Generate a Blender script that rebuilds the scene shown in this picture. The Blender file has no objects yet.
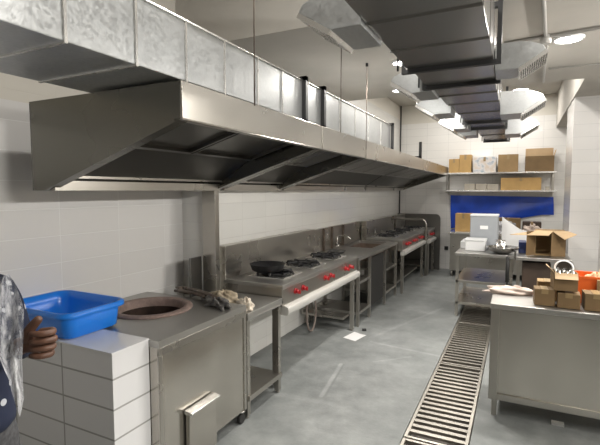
import bpy, bmesh, math, random
from mathutils import Vector, Matrix
random.seed(7)
C = bpy.context.scene.collection
S = bpy.context.scene
PI = math.pi

# ------------------------------------------------------------ materials
def new_mat(name):
    m = bpy.data.materials.new(name); m.use_nodes = True
    nt = m.node_tree; b = nt.nodes['Principled BSDF']
    return m, nt, b
def node(nt, t, **kw):
    n = nt.nodes.new(t)
    for k, v in kw.items():
        if k in n.inputs.keys(): n.inputs[k].default_value = v
        else: setattr(n, k, v)
    return n
def plain(name, col, rough=.5, metal=0., noise=0., nscale=20., stretch=(1,1,1), bump=0., spec=None, alpha=1., trans=0.):
    m, nt, b = new_mat(name)
    b.inputs['Base Color'].default_value = (*col, 1); b.inputs['Roughness'].default_value = rough
    b.inputs['Metallic'].default_value = metal
    if spec is not None: b.inputs['Specular IOR Level'].default_value = spec
    if alpha < 1: b.inputs['Alpha'].default_value = alpha
    if trans: b.inputs['Transmission Weight'].default_value = trans
    if noise or bump:
        tc = node(nt, 'ShaderNodeTexCoord'); mp = node(nt, 'ShaderNodeMapping'); mp.inputs['Scale'].default_value = stretch
        nt.links.new(tc.outputs['Object'], mp.inputs['Vector'])
        nz = node(nt, 'ShaderNodeTexNoise', Scale=nscale, Detail=5.)
        nt.links.new(mp.outputs['Vector'], nz.inputs['Vector'])
        if noise:
            r = node(nt, 'ShaderNodeMapRange'); r.inputs['From Min'].default_value = .3; r.inputs['From Max'].default_value = .7
            r.inputs['To Min'].default_value = 1-noise; r.inputs['To Max'].default_value = 1+noise
            nt.links.new(nz.outputs['Fac'], r.inputs['Value'])
            mx = node(nt, 'ShaderNodeVectorMath', operation='SCALE'); mx.inputs[0].default_value = col
            nt.links.new(r.outputs['Result'], mx.inputs['Scale']); nt.links.new(mx.outputs[0], b.inputs['Base Color'])
        if bump:
            bp = node(nt, 'ShaderNodeBump', Strength=bump, Distance=.01)
            nt.links.new(nz.outputs['Fac'], bp.inputs['Height']); nt.links.new(bp.outputs['Normal'], b.inputs['Normal'])
    return m
def steel(name, col, rough, grain=(1,1,1), wob=.05, sm=.07):
    m, nt, b = new_mat(name)
    b.inputs['Metallic'].default_value = .93
    tc = node(nt, 'ShaderNodeTexCoord')
    n1 = node(nt, 'ShaderNodeTexNoise', Scale=1.6, Detail=0.); n2 = node(nt, 'ShaderNodeTexNoise', Scale=3., Detail=2.)
    mp = node(nt, 'ShaderNodeMapping'); mp.inputs['Scale'].default_value = grain
    nt.links.new(tc.outputs['Object'], mp.inputs['Vector']); nt.links.new(mp.outputs['Vector'] if wob > .1 else tc.outputs['Object'], n1.inputs['Vector'])
    nt.links.new(mp.outputs['Vector'], n2.inputs['Vector'])
    r = node(nt, 'ShaderNodeMapRange'); r.inputs['From Min'].default_value = .3; r.inputs['From Max'].default_value = .7
    r.inputs['To Min'].default_value = 1-sm; r.inputs['To Max'].default_value = 1+sm
    nt.links.new(n1.outputs['Fac'], r.inputs['Value'])
    mx = node(nt, 'ShaderNodeVectorMath', operation='SCALE'); mx.inputs[0].default_value = col
    nt.links.new(r.outputs['Result'], mx.inputs['Scale']); nt.links.new(mx.outputs[0], b.inputs['Base Color'])
    r2 = node(nt, 'ShaderNodeMapRange'); r2.inputs['From Min'].default_value = .3; r2.inputs['From Max'].default_value = .7
    r2.inputs['To Min'].default_value = rough; r2.inputs['To Max'].default_value = rough+.02
    nt.links.new(n2.outputs['Fac'], r2.inputs['Value']); nt.links.new(r2.outputs['Result'], b.inputs['Roughness'])
    if wob > .1:
        bp = node(nt, 'ShaderNodeBump', Strength=wob, Distance=.03)
        nt.links.new(n1.outputs['Fac'], bp.inputs['Height']); nt.links.new(bp.outputs['Normal'], b.inputs['Normal'])
    return m
def galv(name, col=(.52,.535,.54), rough=.34, K=.8):
    m, nt, b = new_mat(name)
    b.inputs['Metallic'].default_value = .85
    tc = node(nt, 'ShaderNodeTexCoord'); v = node(nt, 'ShaderNodeTexVoronoi', Scale=75.); n = node(nt, 'ShaderNodeTexNoise', Scale=3., Detail=2.)
    for q in (v, n): nt.links.new(tc.outputs['Object'], q.inputs['Vector'])
    sv = node(nt, 'ShaderNodeSeparateColor'); nt.links.new(v.outputs['Color'], sv.inputs[0])
    ad = node(nt, 'ShaderNodeMath', operation='MULTIPLY_ADD'); ad.inputs[1].default_value = .08*K; ad.inputs[2].default_value = .72
    nt.links.new(sv.outputs[0], ad.inputs[0])
    a2 = node(nt, 'ShaderNodeMath', operation='ADD'); a3 = node(nt, 'ShaderNodeMath', operation='MULTIPLY'); a3.inputs[1].default_value = .4*K
    nt.links.new(n.outputs['Fac'], a3.inputs[0]); nt.links.new(ad.outputs[0], a2.inputs[0]); nt.links.new(a3.outputs[0], a2.inputs[1])
    mx = node(nt, 'ShaderNodeVectorMath', operation='SCALE'); mx.inputs[0].default_value = col
    nt.links.new(a2.outputs[0], mx.inputs['Scale']); nt.links.new(mx.outputs[0], b.inputs['Base Color'])
    r2 = node(nt, 'ShaderNodeMapRange'); r2.inputs['To Min'].default_value = rough-.05*K; r2.inputs['To Max'].default_value = rough+.07*K
    nt.links.new(sv.outputs[1], r2.inputs['Value']); nt.links.new(r2.outputs['Result'], b.inputs['Roughness'])
    return m
def tile(name, axes, w, h, ou=0., ov=0., top=None, col=(.74,.74,.73), rough=.14, grout=(.56,.56,.55), mort=.003, paint=(.60,.575,.52)):
    """stacked white wall tile; axes = which object coordinates run along and up the wall; above 'top' plain paint"""
    m, nt, b = new_mat(name)
    tc = node(nt, 'ShaderNodeTexCoord'); sp = node(nt, 'ShaderNodeSeparateXYZ'); nt.links.new(tc.outputs['Object'], sp.inputs[0])
    cb = node(nt, 'ShaderNodeCombineXYZ')
    for i, (ax, o) in enumerate(zip(axes, (ou, ov))):
        a = node(nt, 'ShaderNodeMath', operation='SUBTRACT'); a.inputs[1].default_value = o - 40*(w if i == 0 else h)
        nt.links.new(sp.outputs['XYZ'.index(ax)], a.inputs[0]); nt.links.new(a.outputs[0], cb.inputs[i])
    br = node(nt, 'ShaderNodeTexBrick', offset=0., squash=1.)
    br.inputs['Scale'].default_value = 1.; br.inputs['Brick Width'].default_value = w; br.inputs['Row Height'].default_value = h
    br.inputs['Mortar Size'].default_value = mort; br.inputs['Mortar Smooth'].default_value = .3; br.inputs['Bias'].default_value = 0.
    br.inputs['Color1'].default_value = (*col, 1); br.inputs['Color2'].default_value = (*[c*.96 for c in col], 1); br.inputs['Mortar'].default_value = (*grout, 1)
    nt.links.new(cb.outputs[0], br.inputs['Vector'])
    out = br.outputs['Color']
    bp = node(nt, 'ShaderNodeBump', Strength=.35, Distance=.004); bp.invert = True
    nt.links.new(br.outputs['Fac'], bp.inputs['Height'])
    nz = node(nt, 'ShaderNodeTexNoise', Scale=7., Detail=1.); nt.links.new(cb.outputs[0], nz.inputs['Vector'])
    bp2 = node(nt, 'ShaderNodeBump', Strength=.05, Distance=.02); nt.links.new(nz.outputs['Fac'], bp2.inputs['Height']); nt.links.new(bp.outputs['Normal'], bp2.inputs['Normal'])
    nt.links.new(bp2.outputs['Normal'], b.inputs['Normal'])
    b.inputs['Roughness'].default_value = rough
    if top is not None:
        g = node(nt, 'ShaderNodeMath', operation='GREATER_THAN'); g.inputs[1].default_value = top
        nt.links.new(sp.outputs[2], g.inputs[0])
        mx = node(nt, 'ShaderNodeMix', data_type='RGBA'); nt.links.new(g.outputs[0], mx.inputs[0])
        nt.links.new(out, mx.inputs[6]); mx.inputs[7].default_value = (*paint, 1); out = mx.outputs[2]
        rr = node(nt, 'ShaderNodeMapRange'); rr.inputs['To Min'].default_value = rough; rr.inputs['To Max'].default_value = .8
        nt.links.new(g.outputs[0], rr.inputs['Value']); nt.links.new(rr.outputs['Result'], b.inputs['Roughness'])
    nt.links.new(out, b.inputs['Base Color'])
    return m
def emit(name, col, s):
    m, nt, b = new_mat(name)
    b.inputs['Emission Color'].default_value = (*col, 1); b.inputs['Emission Strength'].default_value = s
    b.inputs['Base Color'].default_value = (.9,.9,.9,1)
    return m
def concrete():
    m, nt, b = new_mat('grey concrete floor')
    tc = node(nt, 'ShaderNodeTexCoord')
    def nz(scale, det, rough=.6):
        n = node(nt, 'ShaderNodeTexNoise', Scale=scale, Detail=det, Roughness=rough); nt.links.new(tc.outputs['Object'], n.inputs['Vector']); return n
    a, c, d = nz(1.1, 6., .65), nz(5., 8., .7), nz(45., 3.)
    r = node(nt, 'ShaderNodeValToRGB'); nt.links.new(a.outputs['Fac'], r.inputs[0])
    e = r.color_ramp.elements; e[0].position = .33; e[0].color = (.165,.175,.172,1); e[1].position = .66; e[1].color = (.275,.285,.28,1)
    r2 = node(nt, 'ShaderNodeValToRGB'); nt.links.new(c.outputs['Fac'], r2.inputs[0])
    e = r2.color_ramp.elements; e[0].position = .3; e[0].color = (.72,.73,.74,1); e[1].position = .68; e[1].color = (1.12,1.13,1.13,1)
    mu = node(nt, 'ShaderNodeMix', data_type='RGBA', blend_type='MULTIPLY'); mu.inputs[0].default_value = 1.
    nt.links.new(r.outputs[0], mu.inputs[6]); nt.links.new(r2.outputs[0], mu.inputs[7])
    out = mu.outputs[2]
    # pale plaster scrapes on the slab, each a straight worn line
    sep = node(nt, 'ShaderNodeSeparateXYZ'); nt.links.new(tc.outputs['Object'], sep.inputs[0])
    cmb = node(nt, 'ShaderNodeCombineXYZ'); nt.links.new(sep.outputs[0], cmb.inputs[0]); nt.links.new(sep.outputs[1], cmb.inputs[1])
    def seg(p, q, w, amt, colr):
        nonlocal out
        L = math.hypot(q[0]-p[0], q[1]-p[1]); u = ((q[0]-p[0])/L, (q[1]-p[1])/L)
        s = node(nt, 'ShaderNodeVectorMath', operation='SUBTRACT'); s.inputs[1].default_value = (*p, 0); nt.links.new(cmb.outputs[0], s.inputs[0])
        dt = node(nt, 'ShaderNodeVectorMath', operation='DOT_PRODUCT'); dt.inputs[1].default_value = (*u, 0); nt.links.new(s.outputs[0], dt.inputs[0])
        cl = node(nt, 'ShaderNodeClamp'); cl.inputs['Max'].default_value = L; nt.links.new(dt.outputs['Value'], cl.inputs[0])
        sc = node(nt, 'ShaderNodeVectorMath', operation='SCALE'); sc.inputs[0].default_value = (*u, 0); nt.links.new(cl.outputs[0], sc.inputs['Scale'])
        ds = node(nt, 'ShaderNodeVectorMath', operation='DISTANCE'); nt.links.new(s.outputs[0], ds.inputs[0]); nt.links.new(sc.outputs[0], ds.inputs[1])
        mr = node(nt, 'ShaderNodeMapRange'); mr.inputs['From Min'].default_value = w; mr.inputs['From Max'].default_value = w*2.5
        mr.inputs['To Min'].default_value = amt; mr.inputs['To Max'].default_value = 0.; nt.links.new(ds.outputs['Value'], mr.inputs['Value'])
        mm = node(nt, 'ShaderNodeMath', operation='MULTIPLY'); nt.links.new(mr.outputs['Result'], mm.inputs[0]); nt.links.new(c.outputs['Fac'], mm.inputs[1])
        mx = node(nt, 'ShaderNodeMix', data_type='RGBA'); nt.links.new(mm.outputs[0], mx.inputs[0]); nt.links.new(out, mx.inputs[6]); mx.inputs[7].default_value = (*colr, 1)
        out = mx.outputs[2]
    W = (.62,.63,.63)
    seg((1.02,3.28), (.92,4.0), .010, .35, W)
    seg((1.05,3.3), (.95,4.0), .005, .9, (.16,.17,.17))
    seg((.62,3.15), (1.15,3.2), .02, .12, W)
    seg((1.0,4.75), (1.76,4.65), .012, .2, W)
    seg((.95,4.9), (1.5,6.6), .015, .15, W)
    seg((1.2,4.2), (1.5,4.5), .01, .15, W)
    nt.links.new(out, b.inputs['Base Color'])
    rr = node(nt, 'ShaderNodeMapRange'); rr.inputs['To Min'].default_value = .38; rr.inputs['To Max'].default_value = .75
    nt.links.new(c.outputs['Fac'], rr.inputs['Value']); nt.links.new(rr.outputs['Result'], b.inputs['Roughness'])
    bp = node(nt, 'ShaderNodeBump', Strength=.12, Distance=.01); nt.links.new(d.outputs['Fac'], bp.inputs['Height']); nt.links.new(bp.outputs['Normal'], b.inputs['Normal'])
    return m
def stars():
    m, nt, b = new_mat('navy cloth with white stars')
    tc = node(nt, 'ShaderNodeTexCoord'); v = node(nt, 'ShaderNodeTexVoronoi', Scale=17.); nt.links.new(tc.outputs['Object'], v.inputs['Vector'])
    g = node(nt, 'ShaderNodeMath', operation='LESS_THAN'); g.inputs[1].default_value = .2; nt.links.new(v.outputs['Distance'], g.inputs[0])
    mx = node(nt, 'ShaderNodeMix', data_type='RGBA'); nt.links.new(g.outputs[0], mx.inputs[0])
    mx.inputs[6].default_value = (.012,.018,.045,1); mx.inputs[7].default_value = (.5,.52,.56,1); nt.links.new(mx.outputs[2], b.inputs['Base Color'])
    b.inputs['Roughness'].default_value = .85
    return m
def film():
    m, nt, b = new_mat('crinkled clear plastic film')
    tc = node(nt, 'ShaderNodeTexCoord'); mp = node(nt, 'ShaderNodeMapping'); mp.inputs['Scale'].default_value = (1,1,.35)
    n = node(nt, 'ShaderNodeTexNoise', Scale=22., Detail=6., Roughness=.7)
    nt.links.new(tc.outputs['Object'], mp.inputs['Vector']); nt.links.new(mp.outputs['Vector'], n.inputs['Vector'])
    r = node(nt, 'ShaderNodeMapRange'); r.inputs['From Min'].default_value = .35; r.inputs['From Max'].default_value = .65
    r.inputs['To Min'].default_value = .3; r.inputs['To Max'].default_value = .85; nt.links.new(n.outputs['Fac'], r.inputs['Value'])
    nt.links.new(r.outputs['Result'], b.inputs['Alpha'])
    cr = node(nt, 'ShaderNodeValToRGB'); nt.links.new(n.outputs['Fac'], cr.inputs[0])
    cr.color_ramp.elements[0].position = .4; cr.color_ramp.elements[0].color = (.22,.23,.26,1); cr.color_ramp.elements[1].position = .6; cr.color_ramp.elements[1].color = (.78,.79,.82,1)
    nt.links.new(cr.outputs[0], b.inputs['Base Color']); b.inputs['Roughness'].default_value = .2
    bp = node(nt, 'ShaderNodeBump', Strength=.8, Distance=.02); nt.links.new(n.outputs['Fac'], bp.inputs['Height']); nt.links.new(bp.outputs['Normal'], b.inputs['Normal'])
    return m
def printed():
    m, nt, b = new_mat('white carton with faded print')
    tc = node(nt, 'ShaderNodeTexCoord'); n = node(nt, 'ShaderNodeTexNoise', Scale=9., Detail=4.); nt.links.new(tc.outputs['Object'], n.inputs['Vector'])
    r = node(nt, 'ShaderNodeValToRGB'); nt.links.new(n.outputs['Fac'], r.inputs[0]); e = r.color_ramp.elements
    e[0].position = .38; e[0].color = (.30,.36,.42,1); e[1].position = .5; e[1].color = (.62,.60,.60,1)
    x = r.color_ramp.elements.new(.64); x.color = (.58,.5,.42,1)
    nt.links.new(r.outputs[0], b.inputs['Base Color']); b.inputs['Roughness'].default_value = .6
    return m

M = dict(rail=plain('pale satin steel', (.66,.65,.62), .38, .55),
    steel=steel('brushed stainless steel', (.44,.42,.385), .27),
    hood=steel('shaded hood steel', (.17,.165,.145), .26),  # same stainless as the front, darkened where the hood sides get less light
    inner=steel('shaded inner hood steel', (.15,.145,.135), .32), endp=steel('dark brushed steel', (.20,.195,.185), .3),  # inner: stainless whose colour carries the shade inside the hoods
    panel=steel('thin polished steel sheet', (.50,.475,.43), .19, (2.6,2.6,.5), wob=.22),
    worn=steel('worn steel table top', (.46,.45,.43), .38, sm=.12),
    shiny=steel('bright rolled steel', (.80,.79,.77), .26, wob=.05),
    chrome=plain('polished steel', (.72,.71,.70), .12, 1.),
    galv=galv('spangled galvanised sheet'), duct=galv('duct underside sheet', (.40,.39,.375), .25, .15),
    filt=steel('filter baffle steel', (.50,.49,.47), .28),
    soot=plain('black cast iron', (.018,.018,.020), .55, .2, .3, 40.),
    black=plain('black angle iron', (.012,.012,.013), .5), rubber=plain('black rubber', (.02,.02,.02), .7),
    dark=plain('dark cavity', (.02,.019,.018), .9),
    red=plain('red knob plastic', (.34,.010,.014), .35),
    blue=plain('glossy blue plastic', (.015,.22,.82), .28), tarp=plain('blue plastic sheet', (.008,.055,.42), .4, 0, .2, 5., bump=.3),
    clay=plain('fired clay rim', (.26,.19,.165), .85, 0, .25, 18., bump=.4), clayin=plain('shaded clay wall', (.035,.02,.014), .9, 0, .4, 14.),  # clayin: shade of the deep pot put into a near-black colour
    card=plain('brown cardboard', (.26,.17,.078), .8, 0, .12, 6.), card2=plain('dark brown cardboard', (.165,.105,.048), .8, 0, .14, 6.),
    card3=plain('yellowish cardboard', (.42,.265,.10), .75, 0, .12, 6.), cardin=plain('pale cardboard inside', (.50,.36,.215), .85, 0, .08, 6.),
    tape=plain('brown parcel tape', (.27,.19,.095), .3), greycard=plain('grey brown carton', (.34,.31,.26), .8, 0, .15, 8.),
    white=plain('white plastic', (.70,.71,.72), .4), foam=plain('grey white insulated board', (.34,.36,.385), .6, 0, .06, 5.),
    paper=plain('white paper', (.74,.74,.74), .8), cloth=plain('off white cloth', (.52,.43,.38), .9, 0, .12, 14., bump=.5),
    foil=plain('grubby beige cloth', (.50,.42,.31), .8, 0, .45, 22., bump=.8), rag=plain('charred grey rag', (.12,.115,.11), .8, 0, .8, 30., bump=.8),
    grimy=plain('sooty brown metal', (.13,.10,.08), .5, .4, .4, 15.), orange=plain('orange plastic', (.75,.13,.018), .4),
    hose=plain('grey brown rubber hose', (.22,.18,.16), .6), brown=plain('dark brown box', (.05,.032,.022), .6, 0, .3, 5.),
    glass=plain('clear glass', (.95,.95,.95), .05, trans=.9), paint=plain('cream wall paint', (.60,.575,.52), .8, 0, .03, 3.),
    ceil=plain('grey beige ceiling paint', (.43,.41,.375), .85, 0, .07, 2.), pipe=plain('painted conduit', (.42,.41,.39), .5),
    skin=plain('brown skin', (.12,.058,.036), .5, 0, .15, 30., bump=.1), nail=plain('finger nail', (.36,.20,.15), .35), hair=plain('black hair', (.012,.010,.009), .6, 0, .5, 60., (1,1,.2), .6),
    eye=plain('eye white', (.6,.58,.55), .2), lip=plain('lip', (.2,.07,.06), .5),
    trouser=plain('grey knit trousers', (.07,.07,.075), .9, 0, .4, 60.), shoe=plain('black shoe', (.02,.02,.02), .5),
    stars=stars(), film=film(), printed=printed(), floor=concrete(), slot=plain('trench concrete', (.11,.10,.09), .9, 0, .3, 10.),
    grate=steel('worn drain steel', (.52,.49,.44), .36, sm=.3),
    lamp=emit('lit lamp diffuser', (1.,.96,.90), 14.),
    label=plain('white paper label', (.85,.85,.85), .6),
    pot=plain('dark aluminium', (.20,.195,.19), .35, .8),
)
M['tile_left'] = tile('white wall tile recess', 'YZ', .485, .181, 1.435, 1.60, top=2.26, paint=(.60,.575,.52), col=(.70,.69,.68), grout=(.78,.78,.77))
M['tile_left2'] = tile('white wall tile beside the ranges', 'YZ', .45, .165, 3.2, 1.60, top=3.3, col=(.74,.735,.71), grout=(.66,.65,.63))
M['tile_back'] = tile('white wall tile back', 'XZ', .45, .165, .15, 1.60, top=3.2, col=(.74,.73,.71))
M['tile_col'] = tile('white column tile', 'XZ', .5, .165, 3.05, 1.6, col=(.62,.61,.60), rough=.25, grout=(.50,.50,.50))
M['tile_colside'] = tile('white column side tile', 'YZ', .5, .165, 3.05, 1.6, col=(.62,.61,.60), rough=.25, grout=(.50,.50,.50))
M['tile_pedx'] = tile('white ledge tile front', 'XZ', .44, .162, .02, .75, col=(.72,.72,.73), mort=.006, grout=(.36,.36,.35), rough=.2)
M['tile_pedy'] = tile('white ledge tile side', 'YZ', .6, .162, -.14, .75, col=(.72,.72,.73), mort=.006, grout=(.36,.36,.35), rough=.2)

# ------------------------------------------------------------ mesh helpers
def wloc(o):
    v = Vector((0,0,0))
    while o is not None: v += o.location; o = o.parent
    return v
class MB:
    def __init__(s): s.bm = bmesh.new()
    def quadring(s, rings, closed=True, caps=True, smooth=False):
        vs = [[s.bm.verts.new(p) for p in r] for r in rings]
        n = len(vs[0])
        for a, b in zip(vs, vs[1:]):
            for i in range(n if closed else n-1):
                f = s.bm.faces.new((a[i], a[(i+1)%n], b[(i+1)%n], b[i])); f.smooth = smooth
        if caps and closed:
            s.bm.faces.new(vs[0][::-1]); s.bm.faces.new(vs[-1])
        return s
    def box(s, x0, x1, y0, y1, z0, z1):
        return s.quadring([[(x0,y0,z),(x1,y0,z),(x1,y1,z),(x0,y1,z)] for z in (z0,z1)])
    def obox(s, c, sx, sy, sz, rz=0, tilt=None):
        m = Matrix.Rotation(rz, 3, 'Z')
        if tilt: m = m @ Matrix.Rotation(tilt[0], 3, tilt[1])
        c = Vector(c)
        return s.quadring([[c + m @ Vector((a*sx/2, b*sy/2, z*sz/2)) for a, b in ((-1,-1),(1,-1),(1,1),(-1,1))] for z in (-1,1)])
    def prism(s, pts, ax, a0, a1):
        """polygon in the plane normal to axis ax ('x': (y,z), 'y': (x,z), 'z': (x,y)) extruded a0..a1"""
        def P(p, a):
            return {'x': (a,p[0],p[1]), 'y': (p[0],a,p[1]), 'z': (p[0],p[1],a)}[ax]
        return s.quadring([[P(p,a) for p in pts] for a in (a0,a1)])
    def cyl(s, p, q, r, r2=None, n=16, caps=True):
        return s.tube([p,q], r, n, radii=[r, r if r2 is None else r2], caps=caps)
    def tube(s, pts, r, n=10, radii=None, closed=False, caps=True):
        pts = [Vector(p) for p in pts]; rings = []; k = len(pts)
        up = None
        for i, p in enumerate(pts):
            if closed: t = pts[(i+1)%k] - pts[i-1]
            else: t = pts[min(i+1,k-1)] - pts[max(i-1,0)]
            t.normalize()
            if up is None:
                a = Vector((0,0,1)) if abs(t.z) < .9 else Vector((1,0,0)); up = (a - t*a.dot(t)).normalized()
            else: up = (up - t*up.dot(t)).normalized()
            w = t.cross(up); R = radii[i] if radii else r
            rings.append([p + (up*math.cos(2*PI*j/n) + w*math.sin(2*PI*j/n))*R for j in range(n)])
        if closed: rings.append(rings[0])
        return s.quadring(rings, caps=caps and not closed, smooth=True)
    def lathe(s, c, prof, n=32, caps=False, sx=1, sy=1):
        c = Vector(c)
        return s.quadring([[c + Vector((r*sx*math.cos(2*PI*j/n), r*sy*math.sin(2*PI*j/n), z)) for j in range(n)] for r, z in prof], caps=caps, smooth=True)
    def grid(s, f, nu, nv, th=0.):
        vs = [[s.bm.verts.new(f(i/nu, j/nv)) for j in range(nv+1)] for i in range(nu+1)]
        fs = []
        for i in range(nu):
            for j in range(nv):
                q = s.bm.faces.new((vs[i][j], vs[i+1][j], vs[i+1][j+1], vs[i][j+1])); q.smooth = True; fs.append(q)
        if th: bmesh.ops.solidify(s.bm, geom=fs, thickness=th)
        return s
    def build(s, name, mat, parent=None, bevel=0., local=False, mats=None):
        bmesh.ops.remove_doubles(s.bm, verts=s.bm.verts, dist=1e-6)
        bmesh.ops.recalc_face_normals(s.bm, faces=s.bm.faces)
        me = bpy.data.meshes.new(name)
        if parent is not None and not local:
            bmesh.ops.translate(s.bm, verts=s.bm.verts, vec=-wloc(parent))
        s.bm.to_mesh(me); s.bm.free()
        me.materials.append(M[mat] if isinstance(mat, str) else mat)
        o = bpy.data.objects.new(name, me); C.objects.link(o)
        if parent is not None: o.parent = parent
        if bevel:
            b = o.modifiers.new('bevel', 'BEVEL'); b.width = bevel; b.segments = 2; b.limit_method = 'ANGLE'
        return o
def tag(o, label=None, cat=None, group=None, kind=None):
    if label: o['label'] = label
    if cat: o['category'] = cat
    if group: o['group'] = group
    if kind: o['kind'] = kind
    return o
def thing(name, label, cat, loc=(0,0,0), group=None, rz=0):
    o = bpy.data.objects.new(name, None); C.objects.link(o); o.location = loc; o.rotation_euler.z = rz
    o.empty_display_size = .1
    return tag(o, label, cat, group)
def copy_tree(o, parent=None):
    c = o.copy(); C.objects.link(c); c.parent = parent
    for ch in [q for q in bpy.data.objects if q.parent == o]: copy_tree(ch, c)
    return c
def struct(name, mb, mat, bevel=0.):
    o = mb.build(name, mat, None, bevel); o['kind'] = 'structure'; return o

# ------------------------------------------------------------ camera
CX, H, F = 2.45, 1.72, 440.
cam = bpy.data.cameras.new('camera'); co = bpy.data.objects.new('camera', cam); C.objects.link(co)
cam.sensor_width = 36; cam.lens = F*36/600; cam.clip_start = .05
pit = math.atan(32/F); yaw = math.atan(219/F*math.cos(pit))
Fv = Vector((-math.sin(yaw)*math.cos(pit), math.cos(yaw)*math.cos(pit), -math.sin(pit)))
Rv = Vector((math.cos(yaw), math.sin(yaw), 0)); Uv = Rv.cross(Fv)
co.matrix_world = Matrix(((Rv.x,Uv.x,-Fv.x,CX),(Rv.y,Uv.y,-Fv.y,0),(Rv.z,Uv.z,-Fv.z,H),(0,0,0,1)))
S.camera = co

# ------------------------------------------------------------ room
D = 10.03
XR, YF, XL = 4.6, -2.6, -.3
f = MB(); GX0, GX1, GY0, GY1 = 1.775, 2.205, .05, 8.0
f.box(-.5, GX0, YF, D+.1, -.3, 0).box(GX1, XR, YF, D+.1, -.3, 0).box(GX0, GX1, YF, GY0, -.3, 0).box(GX0, GX1, GY1, D+.1, -.3, 0)
struct('floor', f, 'floor')
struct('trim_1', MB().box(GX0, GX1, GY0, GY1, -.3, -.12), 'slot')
w = MB().box(XL-.2, XL, YF, 3.12, 0, 3.6)
struct('wall_left', w, 'tile_left')
struct('wall_left_far', MB().box(XL-.2, 0, 3.12, D, 0, 3.6), 'tile_left2')
struct('wall_back', MB().box(-.5, XR+.2, D, D+.2, 0, 3.6), 'tile_back')
struct('wall_right', MB().box(XR, XR+.2, YF, D, 0, 3.6), 'paint')
struct('wall_front', MB().box(-.5, XR+.2, YF-.2, YF, 0, 3.6), 'greycard')
struct('ceiling', MB().box(-.5, XR+.2, YF-.2, D+.2, 3.6, 3.7), 'ceil')
struct('ceiling_slab', MB().box(-.5, XR, 3.08, 5.82, 2.95, 3.6).box(3.06, XR, 5.82, 10.02, 2.95, 3.6), 'ceil')
cm = struct('column', MB().box(3.07, 3.42, 6.92, 7.85, 0, 2.95), 'tile_col')
cm.data.materials.append(M['tile_colside'])
for p in cm.data.polygons:
    if abs(p.normal.x) > .5: p.material_index = 1
struct('baseboard_back', MB().box(.9, 3.07, D-.015, D, 0, .07), 'tile_back')
# stainless corner strip where the wall steps out
struct('trim_2', MB().box(-.04, .10, 3.08, 3.14, .4, 1.76), 'steel', .003)

# ------------------------------------------------------------ floor drain grates
spans = [(.1,1.52,'nearest section of the floor drain grate, passing under the camera'), (1.54,2.96,'section of slotted floor drain grate at the bottom edge of the photo'),
         (2.98,4.46,'long slotted steel floor drain section beside the stainless counter'), (4.48,5.98,'slotted steel drain section ending just short of the tiered table'),
         (6.0,7.5,'darker drain section running under the tiered steel table')]
for y0, y1, lab in spans:
    t = thing('floor_drain_grate', lab, 'drain grate', (1.99, y0, 0), 'drain grates along the aisle')
    MB().box(1.782,1.805,y0,y1,-.035,.006).box(2.175,2.198,y0,y1,-.035,.006).box(1.805,2.175,y0,y0+.022,-.03,.005).box(1.805,2.175,y1-.022,y1,-.03,.005).build('frame', 'grate', t, .002)
    b = MB(); n = 18; p = (y1-y0-.05)/n
    for k in range(1, n):
        y = y0+.025+k*p; b.prism([(y-.018,.003),(y+.018,.003),(y+.012,-.02),(y-.012,-.02)], 'x', 1.805, 2.175)
    b.build('bars', 'grate', t)

# ------------------------------------------------------------ ceiling services
def ceiling_light(x, y, z, lab, r=.11, power=60, lit=True):
    t = thing('ceiling_light', lab, 'ceiling light', (x, y, z), 'round recessed ceiling lights')
    MB().lathe((x,y,z), [(r*.9,-.004),(r*1.0,-.02),(r*1.13,-.012),(r*1.15,0),(r*.9,0),(r*.9,-.004)], 32).build('rim', 'white', t)
    MB().lathe((x,y,z), [(.0005,-.018),(r*.6,-.017),(r*.97,-.013)], 32, caps=False).build('diffuser', 'lamp', t)
    L = bpy.data.lights.new('downlight', 'AREA'); L.shape = 'DISK'; L.size = 2*r; L.energy = power; L.color = (1.,.955,.89)
    lo = bpy.data.objects.new('downlight', L); C.objects.link(lo); lo.location = (x, y, z-.03)
    return t
ceiling_light(2.77, 4.24, 2.95, 'bright round ceiling light right of the central duct', .10, 30)
ceiling_light(1.41, 4.30, 2.95, 'round ceiling light tucked left of the central duct', .09, 30)
ceiling_light(1.10, 5.45, 2.95, 'small round ceiling light near the end of the left slab', .08, 12)
ceiling_light(3.7, 4.24, 2.95, 'round ceiling light beyond the right edge of the photo', .12, 16)
ceiling_light(1.6, 1.7, 3.6, 'round light in the raised ceiling, above the tandoor aisle', .13, 22)
ceiling_light(3.4, 1.7, 3.6, 'round light in the raised ceiling, right of the camera', .13, 26)
ceiling_light(1.2, 7.2, 3.6, 'round light in the far ceiling above the second range', .13, 18)
ceiling_light(2.36, 6.6, 3.6, 'round light in the far ceiling above the tables', .13, 20)
ceiling_light(1.2, 9.0, 3.6, 'round light in the far ceiling near the left corner', .13, 11)
ceiling_light(2.42, 9.3, 3.6, 'round light in the far ceiling before the wall shelf', .13, 12)
ceiling_light(4.1, 8.6, 2.95, 'round light behind the tiled column', .11, 12)

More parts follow.
